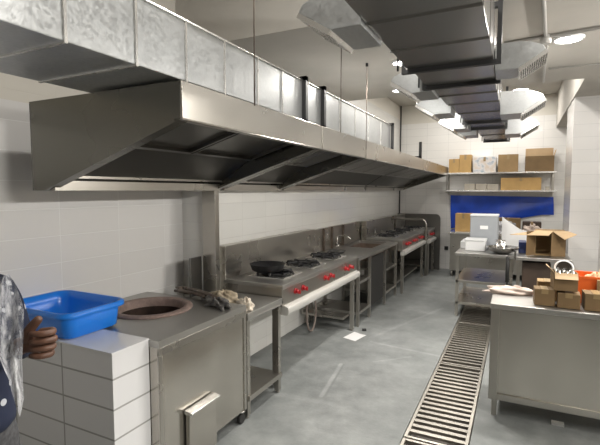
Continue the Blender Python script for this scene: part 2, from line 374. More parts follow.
def fill_tube(y0, y1, z, lab, power):  # unseen tubes, added to light the left wall from a low angle
    t = thing('fill_tube_light', lab, 'tube light', (XR-.05,(y0+y1)/2,z), 'added fill tubes on the right wall')
    MB().box(XR-.05,XR,y0-.03,y1+.03,z-.03,z+.03).build('batten','white',t,.004)
    MB().cyl((XR-.07,y0,z),(XR-.07,y1,z),.016,n=14).build('tube','lamp',t)
    L = bpy.data.lights.new('tube', 'AREA'); L.shape = 'RECTANGLE'; L.size = .06; L.size_y = y1-y0; L.energy = power; L.color = (1.,.97,.92)
    lo = bpy.data.objects.new('tube', L); C.objects.link(lo); lo.location = (XR-.10,(y0+y1)/2,z); lo.rotation_euler = (0, PI/2, 0)
fill_tube(.6, 1.8, 2.45, 'added fill tube on the right wall level with the ledge, out of the photo', 42)
fill_tube(3.4, 4.6, 2.45, 'added fill tube on the right wall beside the foreground counter, out of the photo', 30)
t = thing('ceiling_conduit', 'grey conduit pipes crossing the ceiling to a round junction box', 'conduit', (2.6,4.2,2.94))
MB().tube([(2.3,4.11,2.935),(4.55,3.86,2.935)], .013).build('cross_pipe', 'pipe', t)
MB().tube([(2.54,3.1,2.935),(2.60,4.06,2.935)], .013).tube([(2.62,4.2,2.935),(2.66,5.75,2.935)], .010).build('long_pipe', 'pipe', t)
MB().cyl((2.60,4.09,2.95),(2.60,4.09,2.88),.04,n=20).build('junction_box', 'pipe', t)
tag(MB().tube([(2.68,5.17,2.94),(4.55,5.22,2.94)], .009).build('ceiling_wire', 'pipe'), 'thin straight cable line across the ceiling behind the round light', 'cable')

# threaded rods
for x, y, z0, z1, lab in ((1.09,2.16,2.20,3.6,'nearest thin threaded rod in front of the exhaust duct'), (1.09,3.51,2.20,2.95,'second thin threaded rod hanging to the hood front'), (1.09,4.2,2.12,2.95,'third thin threaded rod, hanging beside the far duct section')):
    t = thing('hanger_rod', lab, 'hanger rod', (x,y,z0), 'hood hanger rods')
    MB().cyl((x,y,z0),(x,y,z1),.0038,n=8).build('rod', 'grimy', t)
    MB().cyl((x,y,z1-.03),(x,y,z1),.014,n=10).build('anchor', 'black', t)

# ------------------------------------------------------------ exhaust duct over the hoods
t = thing('exhaust_duct', 'long galvanised rectangular exhaust duct running above the hoods', 'duct', (.75,.4,2.24))
DX0, DX1, DZ0, DZ1 = .45, 1.06, 2.222, 2.49
segs = [.2,.66,1.015,1.325,1.62,1.915,2.24,2.54,2.85,3.18,3.55,3.95,4.35,4.8,5.22]
for a, b in zip(segs, segs[1:]):
    MB().box(DX0, DX1, a+.003, b-.003, DZ0, DZ1).build('duct_section', 'galv', t, .004)
for y in segs[1:-1]:
    if y in (2.85,3.18): continue
    MB().box(DX0-.004, DX1+.006, y-.006, y+.006, DZ0-.005, DZ1+.006).build('seam', 'shiny', t)
MB().tube([(DX1+.003,.2,DZ1+.003),(DX1+.003,5.22,DZ1+.003)], .006).build('top_seam', 'shiny', t)
for y in (2.85,3.18,5.25):
    MB().box(DX0-.03, DX1+.03, y-.018, y+.018, DZ1, DZ1+.03).box(DX0-.03, DX1+.03, y-.018, y+.018, DZ0-.01, DZ0).box(DX1, DX1+.03, y-.018, y+.018, DZ0-.01, DZ1+.03).box(DX0-.03, DX0, y-.018, y+.018, DZ0-.01, DZ1+.03).build('flange', 'black', t)
tag(MB().box(1.02,1.06,7.08,7.12,2.22,2.48).box(.9,1.06,7.08,7.12,2.22,2.26).build('support_bracket','black'), 'short black angle bracket standing on the far hood', 'bracket')

# ------------------------------------------------------------ hoods
HX, HZ0, HZF, HZT = 1.09, 1.72, 2.045, 2.21
def hood(y0, y1, lab, near=True, far=True, filters=3, blank=False):
    t = thing('exhaust_hood', lab, 'hood', (.5,(y0+y1)/2,HZ0), 'wall exhaust hoods in a row')
    th = .012
    MB().box(HX-th, HX, y0, y1, HZF, HZT).box(HX-.05, HX, y0, y1, HZF-.008, HZF).build('front_panel', 'steel', t, .002)
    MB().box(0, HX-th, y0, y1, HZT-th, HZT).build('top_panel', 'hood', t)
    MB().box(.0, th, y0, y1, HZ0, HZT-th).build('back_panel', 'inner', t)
    MB().prism([(.012,HZ0),(.15,HZ0),(.15,HZ0+.055),(.14,HZ0+.055),(.14,HZ0+.012),(.012,HZ0+.012)], 'y', y0+.03, y1-.03).build('grease_gutter', 'steel', t)
    side = [(.012,HZ0),(.10,HZ0),(HX-th,HZF-.005),(HX-th,HZT-th),(.012,HZT-th)]
    for flag, a, b, s in ((near,y0,y0+th,1),(far,y1-th,y1,-1)):
        if not flag: continue
        o = MB().prism(side, 'y', a, b)
        p, q = (b, b+.05) if s > 0 else (a-.05, a)
        o.prism([(.10,HZ0),(HX-th,HZF-.005),(HX-th,HZF+.012),(.10,HZ0+.018)], 'y', p, q)
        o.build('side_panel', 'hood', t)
    # dark lower panel, then a flatter bank of baffle filters behind the front lip
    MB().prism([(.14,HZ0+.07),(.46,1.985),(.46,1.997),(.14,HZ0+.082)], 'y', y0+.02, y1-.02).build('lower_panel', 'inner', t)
    MB().prism([(.14,HZ0+.07),(.165,HZ0+.07),(.165,HZ0+.10),(.14,HZ0+.10)], 'y', y0+.02, y1-.02).build('ledge', 'steel', t)
    fx0, fz0, fx1, fz1 = .46, 1.985, 1.02, 2.15
    n = filters; pad = .05; L = (y1-y0-2*pad)/n
    for k in range(n):
        a = y0+pad+k*L+.008; b = a+L-.016
        fr = MB()
        def sl(x, off=0):
            z = fz0+(fz1-fz0)*(x-fx0)/(fx1-fx0); return (x+off*.28, z-off*.95)
        def bar(xa, xb, ya, yb, o0, o1):
            fr.prism([sl(xa,o0), sl(xb,o0), sl(xb,o1), sl(xa,o1)], 'y', ya, yb)
        bar(fx0,fx0+.03,a,b,0,.025); bar(fx1-.03,fx1,a,b,0,.025); bar(fx0+.03,fx1-.03,a,a+.02,0,.025); bar(fx0+.03,fx1-.03,b-.02,b,0,.025)
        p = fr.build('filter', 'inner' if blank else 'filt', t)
        m = 0 if blank else max(4, int((b-a)/.055)); fr = MB()
        for j in range(m):
            yy = a+.02+(b-a-.04)*(j+.5)/m; w_ = (b-a-.04)/m*.33
            bar(fx0+.03,fx1-.03,yy-w_,yy+w_,.008,.018)
        bar(fx0+.03,fx1-.03,a+.02,b-.02,-.006,.0)
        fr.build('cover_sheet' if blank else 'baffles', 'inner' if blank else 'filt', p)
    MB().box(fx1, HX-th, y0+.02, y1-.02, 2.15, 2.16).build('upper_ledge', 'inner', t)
    return t
hood(1.555, 3.12, 'nearest stainless exhaust hood with blank slanted end panel', filters=2, blank=True)
hood(3.125, 4.2, 'short stainless hood between the nearest hood and the long ones')
hood(4.205, 7.1, 'long stainless hood above the sink table', far=False, filters=5)
hood(7.105, 9.85, 'farthest stainless hood ending at the tiled back wall', near=False, filters=5)

# ------------------------------------------------------------ low tiled ledge, tub
t = thing('tiled_ledge', 'low white tiled ledge in the left foreground, blue tub on top', 'ledge', (.2,1.64,0))
lo = MB().box(XL+.002, .617, 1.535, 1.783, 0, .885).build('body', 'tile_pedx', t)
lo.data.materials.append(M['tile_pedy'])
for p in lo.data.polygons:
    if abs(p.normal.x) > .5: p.material_index = 1
lo2 = MB().box(XL+.002, .621, 1.53, 1.784, .885, .893).build('top_tile', 'white', t)
lo2.data.materials.clear(); lo2.data.materials.append(plain('glazed white tile', (.74,.74,.75), .12))
def rrect(cx, cy, sx, sy, r, z, n=8):
    pts = []
    for qx, qy, a0 in ((1,1,0),(-1,1,PI/2),(-1,-1,PI),(1,-1,3*PI/2)):
        for k in range(n+1):
            a = a0+PI/2*k/n; pts.append((cx+qx*(sx-r)+r*math.cos(a), cy+qy*(sy-r)+r*math.sin(a), z))
    return pts
t = thing('plastic_tub', 'bright blue rectangular plastic tub on the white tiled ledge', 'tub', (.0,1.70,.893))
tx, ty = -.0, 1.725
rings = []
for sx, sy, z, r in ((.252,.162,.895,.05),(.266,.178,.905,.06),(.274,.190,1.0,.065),(.278,.198,1.035,.07),(.295,.212,1.036,.08),(.298,.216,1.043,.08),(.294,.212,1.051,.08),(.277,.197,1.049,.07),(.268,.184,1.0,.062),(.256,.169,.912,.056),(.22,.13,.90,.04)):
    rings.append(rrect(tx, ty, sx, sy, r, z))
MB().quadring(rings, smooth=True).build('basin', 'blue', t)
rl = MB(); rl.quadring([rrect(tx,ty,.30,.218,.082,1.020), rrect(tx,ty,.303,.221,.084,1.022), rrect(tx,ty,.303,.221,.084,1.044), rrect(tx,ty,.299,.217,.082,1.045)], caps=False, smooth=True)
rl.build('rim', 'blue', t)

# ------------------------------------------------------------ tandoor oven
t = thing('tandoor_oven', 'square stainless tandoor oven with round clay mouth in its top', 'oven', (.22,2.2,0))
X0, X1, Y0, Y1, ZT = XL+.02, .69, 1.785, 2.66, .885
tc_ = (.13, 2.29); R0 = .24
MB().box(X1-.02, X1-.008, Y0+.002, Y1-.002, .10, .845).box(X0, X1-.02, Y0+.002, Y0+.012, .10, .845).box(X0, X1-.02, Y1-.012, Y1-.002, .10, .845).box(X0, X0+.01, Y0+.012, Y1-.012, .10, .845).box(X0+.01, X1-.02, Y0+.012, Y1-.012, .10, .11).build('body', 'panel', t)
# top plate with a round hole
b = MB(); N = 48
def sq(a):
    c, s = math.cos(a), math.sin(a)
    k = min(((X1-tc_[0]) if c > 0 else (tc_[0]-X0))/max(abs(c),1e-6), ((Y1-tc_[1]) if s > 0 else (tc_[1]-Y0))/max(abs(s),1e-6))
    return tc_[0]+c*k, tc_[1]+s*k
angs = sorted([2*PI*i/N for i in range(N)] + [math.atan2(y-tc_[1], x-tc_[0]) % (2*PI) for x in (X0,X1) for y in (Y0,Y1)])
b.quadring([[(tc_[0]+math.cos(a)*R0, tc_[1]+math.sin(a)*R0, .84) for a in angs], [(tc_[0]+math.cos(a)*R0, tc_[1]+math.sin(a)*R0, ZT) for a in angs],
            [(*sq(a), ZT) for a in angs], [(*sq(a), .845) for a in angs], [(tc_[0]+math.cos(a)*R0, tc_[1]+math.sin(a)*R0, .84) for a in angs]], caps=False)
b.build('top_plate', 'worn', t)
MB().box(X1-.012, X1+.002, Y0, Y1, .80, .845).box(X1-.012, X1, Y0, Y0+.03, .10, .80).box(X1-.012, X1, Y1-.03, Y1, .10, .80).build('edge_trim', 'steel', t, .003)
MB().lathe((*tc_,0), [(R0-.012,.84),(R0-.012,.893),(R0-.005,.9),(R0+.03,.902),(R0+.045,.894),(R0+.048,.885),(R0-.0,.885)], 48).build('clay_rim', 'clay', t)
MB().lathe((*tc_,0), [(R0-.008,.86),(R0-.004,.80),(R0+.0,.6),(R0-.03,.35),(R0-.08,.25),(.001,.24)], 48).build('clay_pot', 'clayin', t)
h = MB().box(X1, X1+.035, 1.99, 2.25, .06, .375).build('door', 'panel', t, .006)
MB().prism([(X1,.375),(X1+.055,.375),(X1+.06,.39),(X1+.02,.40),(X1,.40)], 'y', 1.98, 2.26).build('handle', 'shiny', h, .003)
for x in (X0+.08, X1-.03):
    for y in (Y0+.08, Y1-.035):
        c = MB().lathe((x,y,0),[(.03,.10),(.03,.088),(.012,.085),(.012,.06)], 16, caps=True).build('caster', 'chrome', t)
        MB().cyl((x-.014,y,.035),(x+.014,y,.035),.034,n=20).build('wheel', 'rubber', c)
# things lying on it
t = thing('tongs_bundle', 'long sooty tongs wrapped in charred rags lying across the tandoor', 'tongs', (.25,2.62,.89))
MB().tube([(-.06,2.80,.915),(.15,2.72,.93),(.36,2.62,.94),(.55,2.54,.93)], .014, radii=[.010,.016,.02,.014]).tube([(-.04,2.72,.905),(.15,2.68,.92),(.36,2.59,.93)], .012).build('shaft', 'grimy', t)
def blob(seed, c, sx, sy, sz, amp, n=22, rz=0.):
    rnd = random.Random(seed); ph = [(rnd.uniform(2,7),rnd.uniform(2,7),rnd.uniform(0,6)) for _ in range(6)]
    rings = []; ca, sa = math.cos(rz), math.sin(rz)
    for i in range(1, n):
        th = PI*i/n; r = []
        for j in range(n*2):
            a = 2*PI*j/(n*2)
            k = 1+amp*sum(math.sin(p*th+p2)*math.cos(round(q)*a+p2) for p, q, p2 in ph)/3
            x, y, z = sx*math.sin(th)*math.cos(a)*k, sy*math.sin(th)*math.sin(a)*k, max(-sz*.5, sz*math.cos(th)*k)
            r.append((c[0]+x*ca-y*sa, c[1]+x*sa+y*ca, c[2]+z+sz*.5))
        rings.append(r)
    return MB().quadring(rings, smooth=True)
blob(3, (.50,2.555,.886), .15, .055, .035, .55, rz=-.45).build('rag', 'rag', t)
blob(9, (.02,2.76,.888), .10, .04, .025, .5, rz=-.3).build('rag', 'grimy', t)
tag(blob(5, (.36,2.84,.817), .14, .085, .065, .35, rz=-.1).build('crumpled_cloth', 'foil'), 'crumpled beige cloth at the corner of the tandoor, over the low table', 'cloth')
tag(blob(8, (.61,2.76,.817), .065, .045, .055, .4).build('torn_foil_wrapper', plain('pale crumpled wrapper', (.62,.55,.46), .6, 0, .3, 30., bump=1.)), 'pale torn wrapper crumpled beside the beige cloth', 'wrapper')

# ------------------------------------------------------------ generic steel table
def leg(mb, x, y, z1, s=.02): mb.box(x-s, x+s, y-s, y+s, .02, z1); mb.lathe((x,y,0), [(.016,0),(.018,.012),(.012,.02)], 12, caps=True)
t = thing('steel_table', 'low stainless table with undershelf between tandoor and first range', 'table', (.3,2.92,0))
MB().box(-.02, .69, 2.68, 3.215, .775, .815).box(.675,.69,2.68,3.215,.755,.775).build('table_top', 'worn', t, .004)
MB().box(-.07,-.05,2.93,3.075,.70,1.14).build('backsplash','endp',t,.003)
for x in (.03,.655):
    for y in (2.71,3.185):
        l = MB(); leg(l, x, y, .775); l.build('leg', 'steel', t)
MB().box(.0, .69, 2.70, 3.205, .135, .175).build('undershelf', 'steel', t, .004)

# ------------------------------------------------------------ ranges
def knob(x, y, z, parent, s=1.):
    k = MB().cyl((x,y,z),(x+.012,y,z-.002),.028*s,n=18).cyl((x+.012,y,z-.002),(x+.04,y,z-.004),.02*s,.017*s,n=18).build('knob', 'red', parent)
    MB().obox((x+.045,y,z-.004), .02, .011*s, .036*s).build('grip', 'red', k)
def grate(x, y, z, parent, s=.19):
    p = MB().obox((x,y,z+.006), s*2, s*2, .012).build('burner_plate', 'shiny', parent, .003)
    r = MB().lathe((x,y,z+.012), [(.001,.03),(.045,.03),(.06,.02),(.07,.0),(.09,0),(.095,.012)], 24)
    r.build('burner_head', 'soot', p)
    g = MB().tube([(x+math.cos(a)*s*.74, y+math.sin(a)*s*.74, z+.03) for a in [2*PI*k/24 for k in range(24)]], .009, 6, closed=True)
    for k in range(8):
        a = 2*PI*k/8+.2
        g.tube([(x+math.cos(a)*s*.95, y+math.sin(a)*s*.95, z+.015),(x+math.cos(a)*s*.9, y+math.sin(a)*s*.9, z+.038),(x+math.cos(a)*s*.32, y+math.sin(a)*s*.32, z+.034)], .012, 6)
    g.build('pan_support', 'soot', p)
def gas_range(lab, y0, y1, xf, burners, knobs, legs_y, back_top=1.22, xb=.0, zt=.92, shelf=None):
    t = thing('gas_range', lab, 'gas range', (.35,(y0+y1)/2,0), 'stainless gas ranges along the left wall')
    MB().box(xb+.08, xf, y0, y1, zt-.035, zt).build('cooktop', 'worn', t, .004)
    MB().prism([(xb+.08,zt-.035),(xf-.006,zt-.035),(xf-.014,zt-.045),(xf-.014,zt-.19),(xb+.08,zt-.19)], 'y', y0+.01, y1-.01).build('body', 'steel', t, .003)
    MB().box(xb+.005, xb+.10, y0, y1, zt-.19, back_top).build('backsplash', 'steel', t, .004)
    r = [(xf-.014,zt-.185)]
    for k in range(9):
        a = PI/2 - PI*k/8; r.append((xf+.012+.022*math.cos(a), zt-.232+.038*math.sin(a)))
    r.append((xf-.05,zt-.27)); r.append((xf-.05,zt-.19))
    MB().prism(r, 'y', y0+.04, y1-.01).build('front_rail', 'rail', t)
    for (x, y) in burners: grate(x, y, zt, t)
    for y in knobs: knob(xf-.014, y, zt-.10, t)
    for y in legs_y:
        for x in (xb+.06, xf-(.10 if y < 3.5 else .03)):
            l = MB(); leg(l, x, y, zt-.19, .022); l.build('leg', 'steel', t)
    s0, s1 = shelf or (min(legs_y), max(legs_y))
    MB().box(xb+.06, xb+.60, s0, s1, .16, .19).box(xb+.04,xb+.06,s0,s1,.16,.23).build('undershelf', 'steel', t, .003)
    return t
kp = []
for y in (3.55,4.22,4.82): kp += [y-.075, y+.075]
gas_range('nearest gas range, a black pan on its first burner', 3.22, 5.16, .69, [(.40,3.60),(.40,4.20),(.40,4.82)], kp, (3.27,5.04), shelf=(4.9,5.10))
t = thing('frying_pan', 'black cast iron pan sitting on the nearest burner', 'pan', (.30,3.62,.97))
MB().lathe((.34,3.56,.960), [(.001,.0),(.12,.0),(.148,.014),(.163,.065),(.170,.070),(.158,.066),(.140,.02),(.11,.008),(.001,.008)], 40).build('bowl', 'soot', t)
hp = [(.60,4.32,.72),(.60,4.22,.55),(.60,4.17,.38),(.60,4.17,.22),(.60,4.22,.09),(.59,4.31,.035),(.58,4.40,.05),(.58,4.46,.16),(.58,4.47,.3),(.57,4.44,.45),(.56,4.38,.6),(.55,4.36,.72)]
hp = [(x-.33, y+.40, z*.97-(.0 if z < .6 else .0)) for x, y, z in hp]
def smooth_path(p, k=4):
    p = [Vector(q) for q in p]; out = []
    for i in range(len(p)-1):
        a, b, c, d = p[max(i-1,0)], p[i], p[i+1], p[min(i+2,len(p)-1)]
        for j in range(k):
            s = j/k; out.append(.5*((2*b)+(c-a)*s+(2*a-5*b+4*c-d)*s*s+(3*b-a-3*c+d)*s**3))
    return out + [p[-1]]
tag(MB().tube(smooth_path(hp), .012, 8).build('gas_hose', 'hose'), 'looped grey rubber hose hanging to the floor under the nearest range', 'hose')

# sink table between the ranges
t = thing('sink_table', 'stainless table with sunk trough and tap between the two long ranges', 'sink table', (.35,6.15,0))
zt = .885
sk = (.10,.56,6.15,7.0)
tp = MB().box(.0, sk[0], 5.18, 7.12, zt-.04, zt).box(sk[1], .70, 5.18, 7.12, zt-.04, zt).box(sk[0], sk[1], 5.18, sk[2], zt-.04, zt).box(sk[0], sk[1], sk[3], 7.12, zt-.04, zt)
tp.build('table_top', 'worn', t)
MB().box(sk[0], sk[1], sk[2], sk[3], zt-.20, zt-.19).box(sk[0], sk[0]+.008, sk[2], sk[3], zt-.19, zt-.04).box(sk[1]-.008, sk[1], sk[2], sk[3], zt-.19, zt-.04).box(sk[0]+.008, sk[1]-.008, sk[2], sk[2]+.008, zt-.19, zt-.04).box(sk[0]+.008, sk[1]-.008, sk[3]-.008, sk[3], zt-.19, zt-.04).build('basin', plain('brownish trough steel', (.30,.24,.20), .35, .7, .3, 6.), t)
MB().box(.005, .05, 5.18, 7.12, zt, 1.20).build('backsplash', 'steel', t, .003)
for y in (5.55,5.85,6.3): MB().box(.05,.075,y-.012,y+.012,zt,1.2).build('strip', 'grimy', t)
fc = MB().tube(smooth_path([(.09,5.98,zt),(.09,5.98,zt+.14),(.12,5.99,zt+.17),(.22,6.02,zt+.17),(.27,6.04,zt+.13)]), .011).build('tap', 'chrome', t)
MB().cyl((.09,5.98,zt),(.09,5.98,zt+.05),.022).cyl((.09,5.93,zt+.06),(.09,6.03,zt+.06),.012).build('valve', 'chrome', fc)
for y in (5.215,5.69,6.44,7.09):
    for x in (.03,.675):
        l = MB(); leg(l, x, y, zt-.04, .018); l.build('leg', 'steel', t)
for y0, y1, zs in ((5.22,5.69,(.15,.54)),(6.44,7.08,(.15,.50))):
    for z in zs: MB().box(.02,.69,y0,y1,z,z+.035).build('shelf', 'steel', t, .003)
MB().box(.64,.66,5.71,6.42,.12,.80).build('bay_shade_panel', 'dark', t)  # near-black sheet across the open bay, standing in for its shade
tag(MB().lathe((.30,5.45,zt+.001), [(.001,.004),(.09,.004),(.115,.03),(.12,.035),(.11,.028),(.088,.0),(.001,.0)], 28).build('shallow_dish','pot'), 'shallow dark metal dish on the sink table near the tap', 'dish')

gas_range('second gas range beyond the sink table, dark pan supports on top', 7.15, 8.98, .78, [(.42,7.5),(.42,8.1),(.42,8.7)], [7.42,7.6,7.98,8.16,8.55,8.73], (7.25,8.9), 1.2, .06)
gas_range('short farthest gas range before the rounded end panel', 9.06, 9.80, .85, [(.45,9.42)], [9.32,9.52], (9.14,9.72), 1.2, .1)
# arch and end panel
pth = [(.05,9.02,1.14)] + [(.80-.10+.10*math.sin(a), 9.02, 1.14-.10+.10*math.cos(a)) for a in [PI/2*k/6 for k in range(7)]] + [(.80,9.02,.0)]
tag(MB().tube(pth, .022, 12).build('guard_rail', 'steel'), 'bent round steel guard tube between the second and farthest range', 'guard rail')
pl = [(.02,0),(.95,0),(.95,1.12)] + [(.95-.09+.09*math.cos(a), 1.12+.09*math.sin(a)) for a in [PI/2*k/6 for k in range(1,7)]] + [(.02,1.21)]
tag(MB().prism(pl, 'y', 9.83, 9.86).build('end_panel', 'endp', None, .004), 'tall stainless end panel with rounded top corner beside the back wall', 'panel')
tag(MB().tube([(.03,9.96,.0),(.03,9.96,3.6)], .015).build('corner_pipe', 'black'), 'dark vertical pipe in the far left corner of the room', 'pipe')
t = thing('wall_socket', 'small dark socket low on the back wall beside the end panel', 'socket', (1.06,10.0,.45))
MB().box(1.02,1.10,10.01,10.03,.42,.50).build('plate', 'rubber', t, .004)
MB().box(1.035,1.085,10.0,10.012,.44,.48).build('insert', 'black', t)

# ------------------------------------------------------------ supply duct in the middle of the ceiling
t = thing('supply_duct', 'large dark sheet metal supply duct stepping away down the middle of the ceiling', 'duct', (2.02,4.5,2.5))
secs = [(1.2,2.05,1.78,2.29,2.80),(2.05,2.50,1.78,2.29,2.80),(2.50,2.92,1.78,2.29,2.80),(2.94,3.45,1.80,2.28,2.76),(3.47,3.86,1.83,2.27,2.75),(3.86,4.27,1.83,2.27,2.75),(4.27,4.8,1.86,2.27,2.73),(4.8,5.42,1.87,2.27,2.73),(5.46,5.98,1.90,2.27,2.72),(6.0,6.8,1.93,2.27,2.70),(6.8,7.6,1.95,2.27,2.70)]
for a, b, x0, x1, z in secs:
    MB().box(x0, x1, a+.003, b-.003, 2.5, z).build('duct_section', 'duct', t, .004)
for y, x0, x1 in ((2.05,1.78,2.29),(2.5,1.78,2.29),(3.86,1.83,2.27),(4.27,1.85,2.27),(4.8,1.87,2.27),(6.8,1.94,2.27)):
    MB().box(x0-.004, x1+.004, y-.007, y+.007, 2.492, 2.72).build('seam', 'duct', t)
for y, x0, x1, z in ((2.93,1.74,2.33,2.80),(3.46,1.77,2.31,2.76),(5.44,1.84,2.31,2.73),(5.99,1.88,2.30,2.72),(7.6,1.92,2.30,2.70)):
    MB().box(x0, x1, y-.018, y+.018, 2.475, 2.50).box(x0, x0+.025, y-.018, y+.018, 2.50, z+.03).box(x1-.025, x1, y-.018, y+.018, 2.50, z+.13).box(x0+.025,x1-.025,y-.018,y+.018,z+.001,z+.03).build('flange', 'black', t)
def hrod(x, y, z0, z1): MB().cyl((x,y,z0),(x,y,z1),.007,n=8).build('hanger', 'black', t)
for y, x0, x1 in ((2.93,1.72,2.335),(3.46,1.75,2.32),(5.44,1.83,2.32)):
    zc = 2.95 if 3.08 < y < 5.82 else 3.6
    hrod(x0-.008, y, 2.5, zc)
for y, x0, x1 in ((5.99,1.86,2.31),(7.6,1.90,2.31)): hrod(x0, y, 2.5, 3.6)
def spout(y0, y1, side, x0, s=1., z0=2.5):
    """curved side outlet; profile in x-z swept along y, louvred mouth facing out and down"""
    P = [(0,.0),(.135*s,.0),(.285*s,.095*s),(.27*s,.125*s),(.20*s,.155*s),(.12*s,.165*s),(0,.165*s)]
    pts = [(x0+side*p[0], z0-.012+p[1]) for p in P]
    p = MB().prism(pts, 'y', y0, y1).build('spout', 'galv', t, .003)
    ax, az = pts[1]; bx, bz = pts[2]
    d = Vector((bx-ax, 0, bz-az)).normalized(); n = Vector((-d.z*-side*-1, 0, 0))
    n = Vector((side*abs(d.z), 0, -abs(d.x)))
    L = math.hypot(bx-ax, bz-az)
    g = MB(); k_ = 12
    for k in range(k_+1):
        c = Vector((ax,0,az)) + d*(L*(k/k_)) + n*.012
        g.prism([(c.x-d.x*.003+n.x*-.012, c.z-d.z*.003+n.z*-.012),(c.x+d.x*.003+n.x*-.012, c.z+d.z*.003+n.z*-.012),(c.x+d.x*.003+n.x*.01, c.z+d.z*.003+n.z*.01),(c.x-d.x*.003+n.x*.01, c.z-d.z*.003+n.z*.01)], 'y', y0+.012, y1-.012)
    for ya, yb in ((y0,y0+.012),(y1-.012,y1)):
        q = [Vector((ax,0,az)), Vector((bx,0,bz)), Vector((bx,0,bz))+n*.024, Vector((ax,0,az))+n*.024]
        g.prism([(v.x,v.z) for v in q], 'y', ya, yb)
    g.build('louvre', 'shiny', p)
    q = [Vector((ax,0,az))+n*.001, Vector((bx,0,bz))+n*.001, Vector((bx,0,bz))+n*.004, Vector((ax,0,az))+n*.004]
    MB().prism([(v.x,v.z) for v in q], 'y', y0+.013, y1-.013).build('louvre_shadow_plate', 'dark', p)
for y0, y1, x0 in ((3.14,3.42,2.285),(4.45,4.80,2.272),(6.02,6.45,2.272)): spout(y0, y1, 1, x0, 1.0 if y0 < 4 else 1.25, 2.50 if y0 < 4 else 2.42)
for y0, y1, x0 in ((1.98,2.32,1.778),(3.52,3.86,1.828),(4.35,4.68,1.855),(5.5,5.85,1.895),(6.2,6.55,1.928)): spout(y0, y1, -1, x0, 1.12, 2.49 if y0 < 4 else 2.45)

# ------------------------------------------------------------ cartons
def carton(label, x0, x1, y0, y1, z0, z1, mat='card', group=None, tape=True, name='cardboard_box', rz=0):
    cx, cy = (x0+x1)/2, (y0+y1)/2
    t = thing(name, label, 'box', (cx,cy,z0), group, rz)
    hx, hy, h = (x1-x0)/2, (y1-y0)/2, z1-z0
    MB().box(-hx,hx,-hy,hy,0,h).build('body', mat, t, min(.004,hx*.1), local=True)
    if tape: MB().box(-.022,.022,-hy,hy,h,h+.0015).box(-.022,.022,-hy-.0015,-hy,h*.72,h+.0015).build('tape', 'tape', t, local=True)
    return t
def open_carton(label, x0, x1, y0, y1, z0, z1, flaps, mat='card', inner='cardin', rz=0, group=None):
    """flaps: list of (side, length, angle) angle from vertical, + = outward"""
    cx, cy = (x0+x1)/2, (y0+y1)/2; th = .006
    t = thing('open_cardboard_box', label, 'box', (cx,cy,z0), group, rz)
    hx, hy, h = (x1-x0)/2, (y1-y0)/2, z1-z0
    b = MB().box(-hx,hx,-hy,hy,0,th).box(-hx,hx,-hy,-hy+th,th,h).box(-hx,hx,hy-th,hy,th,h).box(-hx,-hx+th,-hy+th,hy-th,th,h).box(hx-th,hx,-hy+th,hy-th,th,h)
    b.build('body', mat, t, local=True)
    for side, L, a in flaps:
        s, c = math.sin(a), math.cos(a)
        if side in '+x -x'.split():
            q = 1 if side == '+x' else -1
            p = [(q*(hx-th),h),(q*hx,h),(q*(hx+L*s),h+L*c),(q*(hx+L*s-th*c),h+L*c+th*abs(s))]
            MB().prism(p, 'y', -hy+.003, hy-.003).build('flap', inner, t, local=True)
        else:
            q = 1 if side == '+y' else -1
            p = [(q*(hy-th),h),(q*hy,h),(q*(hy+L*s),h+L*c),(q*(hy+L*s-th*c),h+L*c+th*abs(s))]
            MB().prism(p, 'x', -hx+.003, hx-.003).build('flap', inner, t, local=True)
    return t

# ------------------------------------------------------------ back wall shelf
SY = 9.62
t = thing('wall_shelf', 'two tier stainless wall shelf on the back wall loaded with cartons', 'shelf', (2.07,9.85,1.7))
for z in (2.055, 1.695):
    MB().box(1.06, 3.08, SY-.01, D-.005, z, z+.03).build('shelf_board', 'shiny', t, .004)
for x in (1.09, 3.03):
    MB().box(x-.012,x+.012,D-.03,D-.003,1.62,2.32 if x > 2 else 2.09).box(x-.012,x+.012,SY,D-.03,1.675,1.695).box(x-.012,x+.012,SY,SY+.025,1.725,2.055).build('bracket', 'steel', t)
zu, zl = 2.087, 1.727
G1 = 'cartons on the upper wall shelf'
carton('narrow yellowish carton at the left end of the upper shelf', 1.125, 1.325, SY+.02, SY+.28, zu, 2.37, 'card3', G1)
carton('taller yellowish carton beside the narrow one on the upper shelf', 1.33, 1.56, SY+.02, SY+.30, zu, 2.45, 'card3', G1)
carton('white printed carton in the middle of the upper shelf', 1.60, 2.02, SY+.02, SY+.30, zu, 2.39, 'printed', G1)
carton('brown square carton with dark marks right of the white printed one', 2.06, 2.42, SY+.02, SY+.30, zu, 2.43, 'card', G1)
open_carton('big brown carton with raised flap at the right end of the upper shelf', 2.54, 3.03, SY+.02, SY+.34, zu, 2.38, [('+y',.17,-.1),('+x',.12,.25),('-x',.05,-.1)], 'card2')
G2 = 'small cartons on the lower wall shelf'
for k, (a, b_, z, lab) in enumerate(((1.44,1.64,.13,'small grey carton at the left of the lower shelf'),(1.655,1.86,.125,'middle small grey carton of three on the lower shelf'),(1.87,2.08,.12,'small grey carton next to the long brown one on the lower shelf'))):
    carton(lab, a, b_, SY+.02, SY+.2, zl, zl+z, 'greycard', G2, False)
carton('long low yellowish brown carton on the lower shelf', 2.12, 2.83, SY+.02, SY+.25, zl, 1.97, 'card3', G2)
tag(MB().box(2.90,2.97,SY+.05,SY+.2,zl,zl+.07).build('small_packet','greycard'), 'tiny packet at the right end of the lower shelf', 'packet')

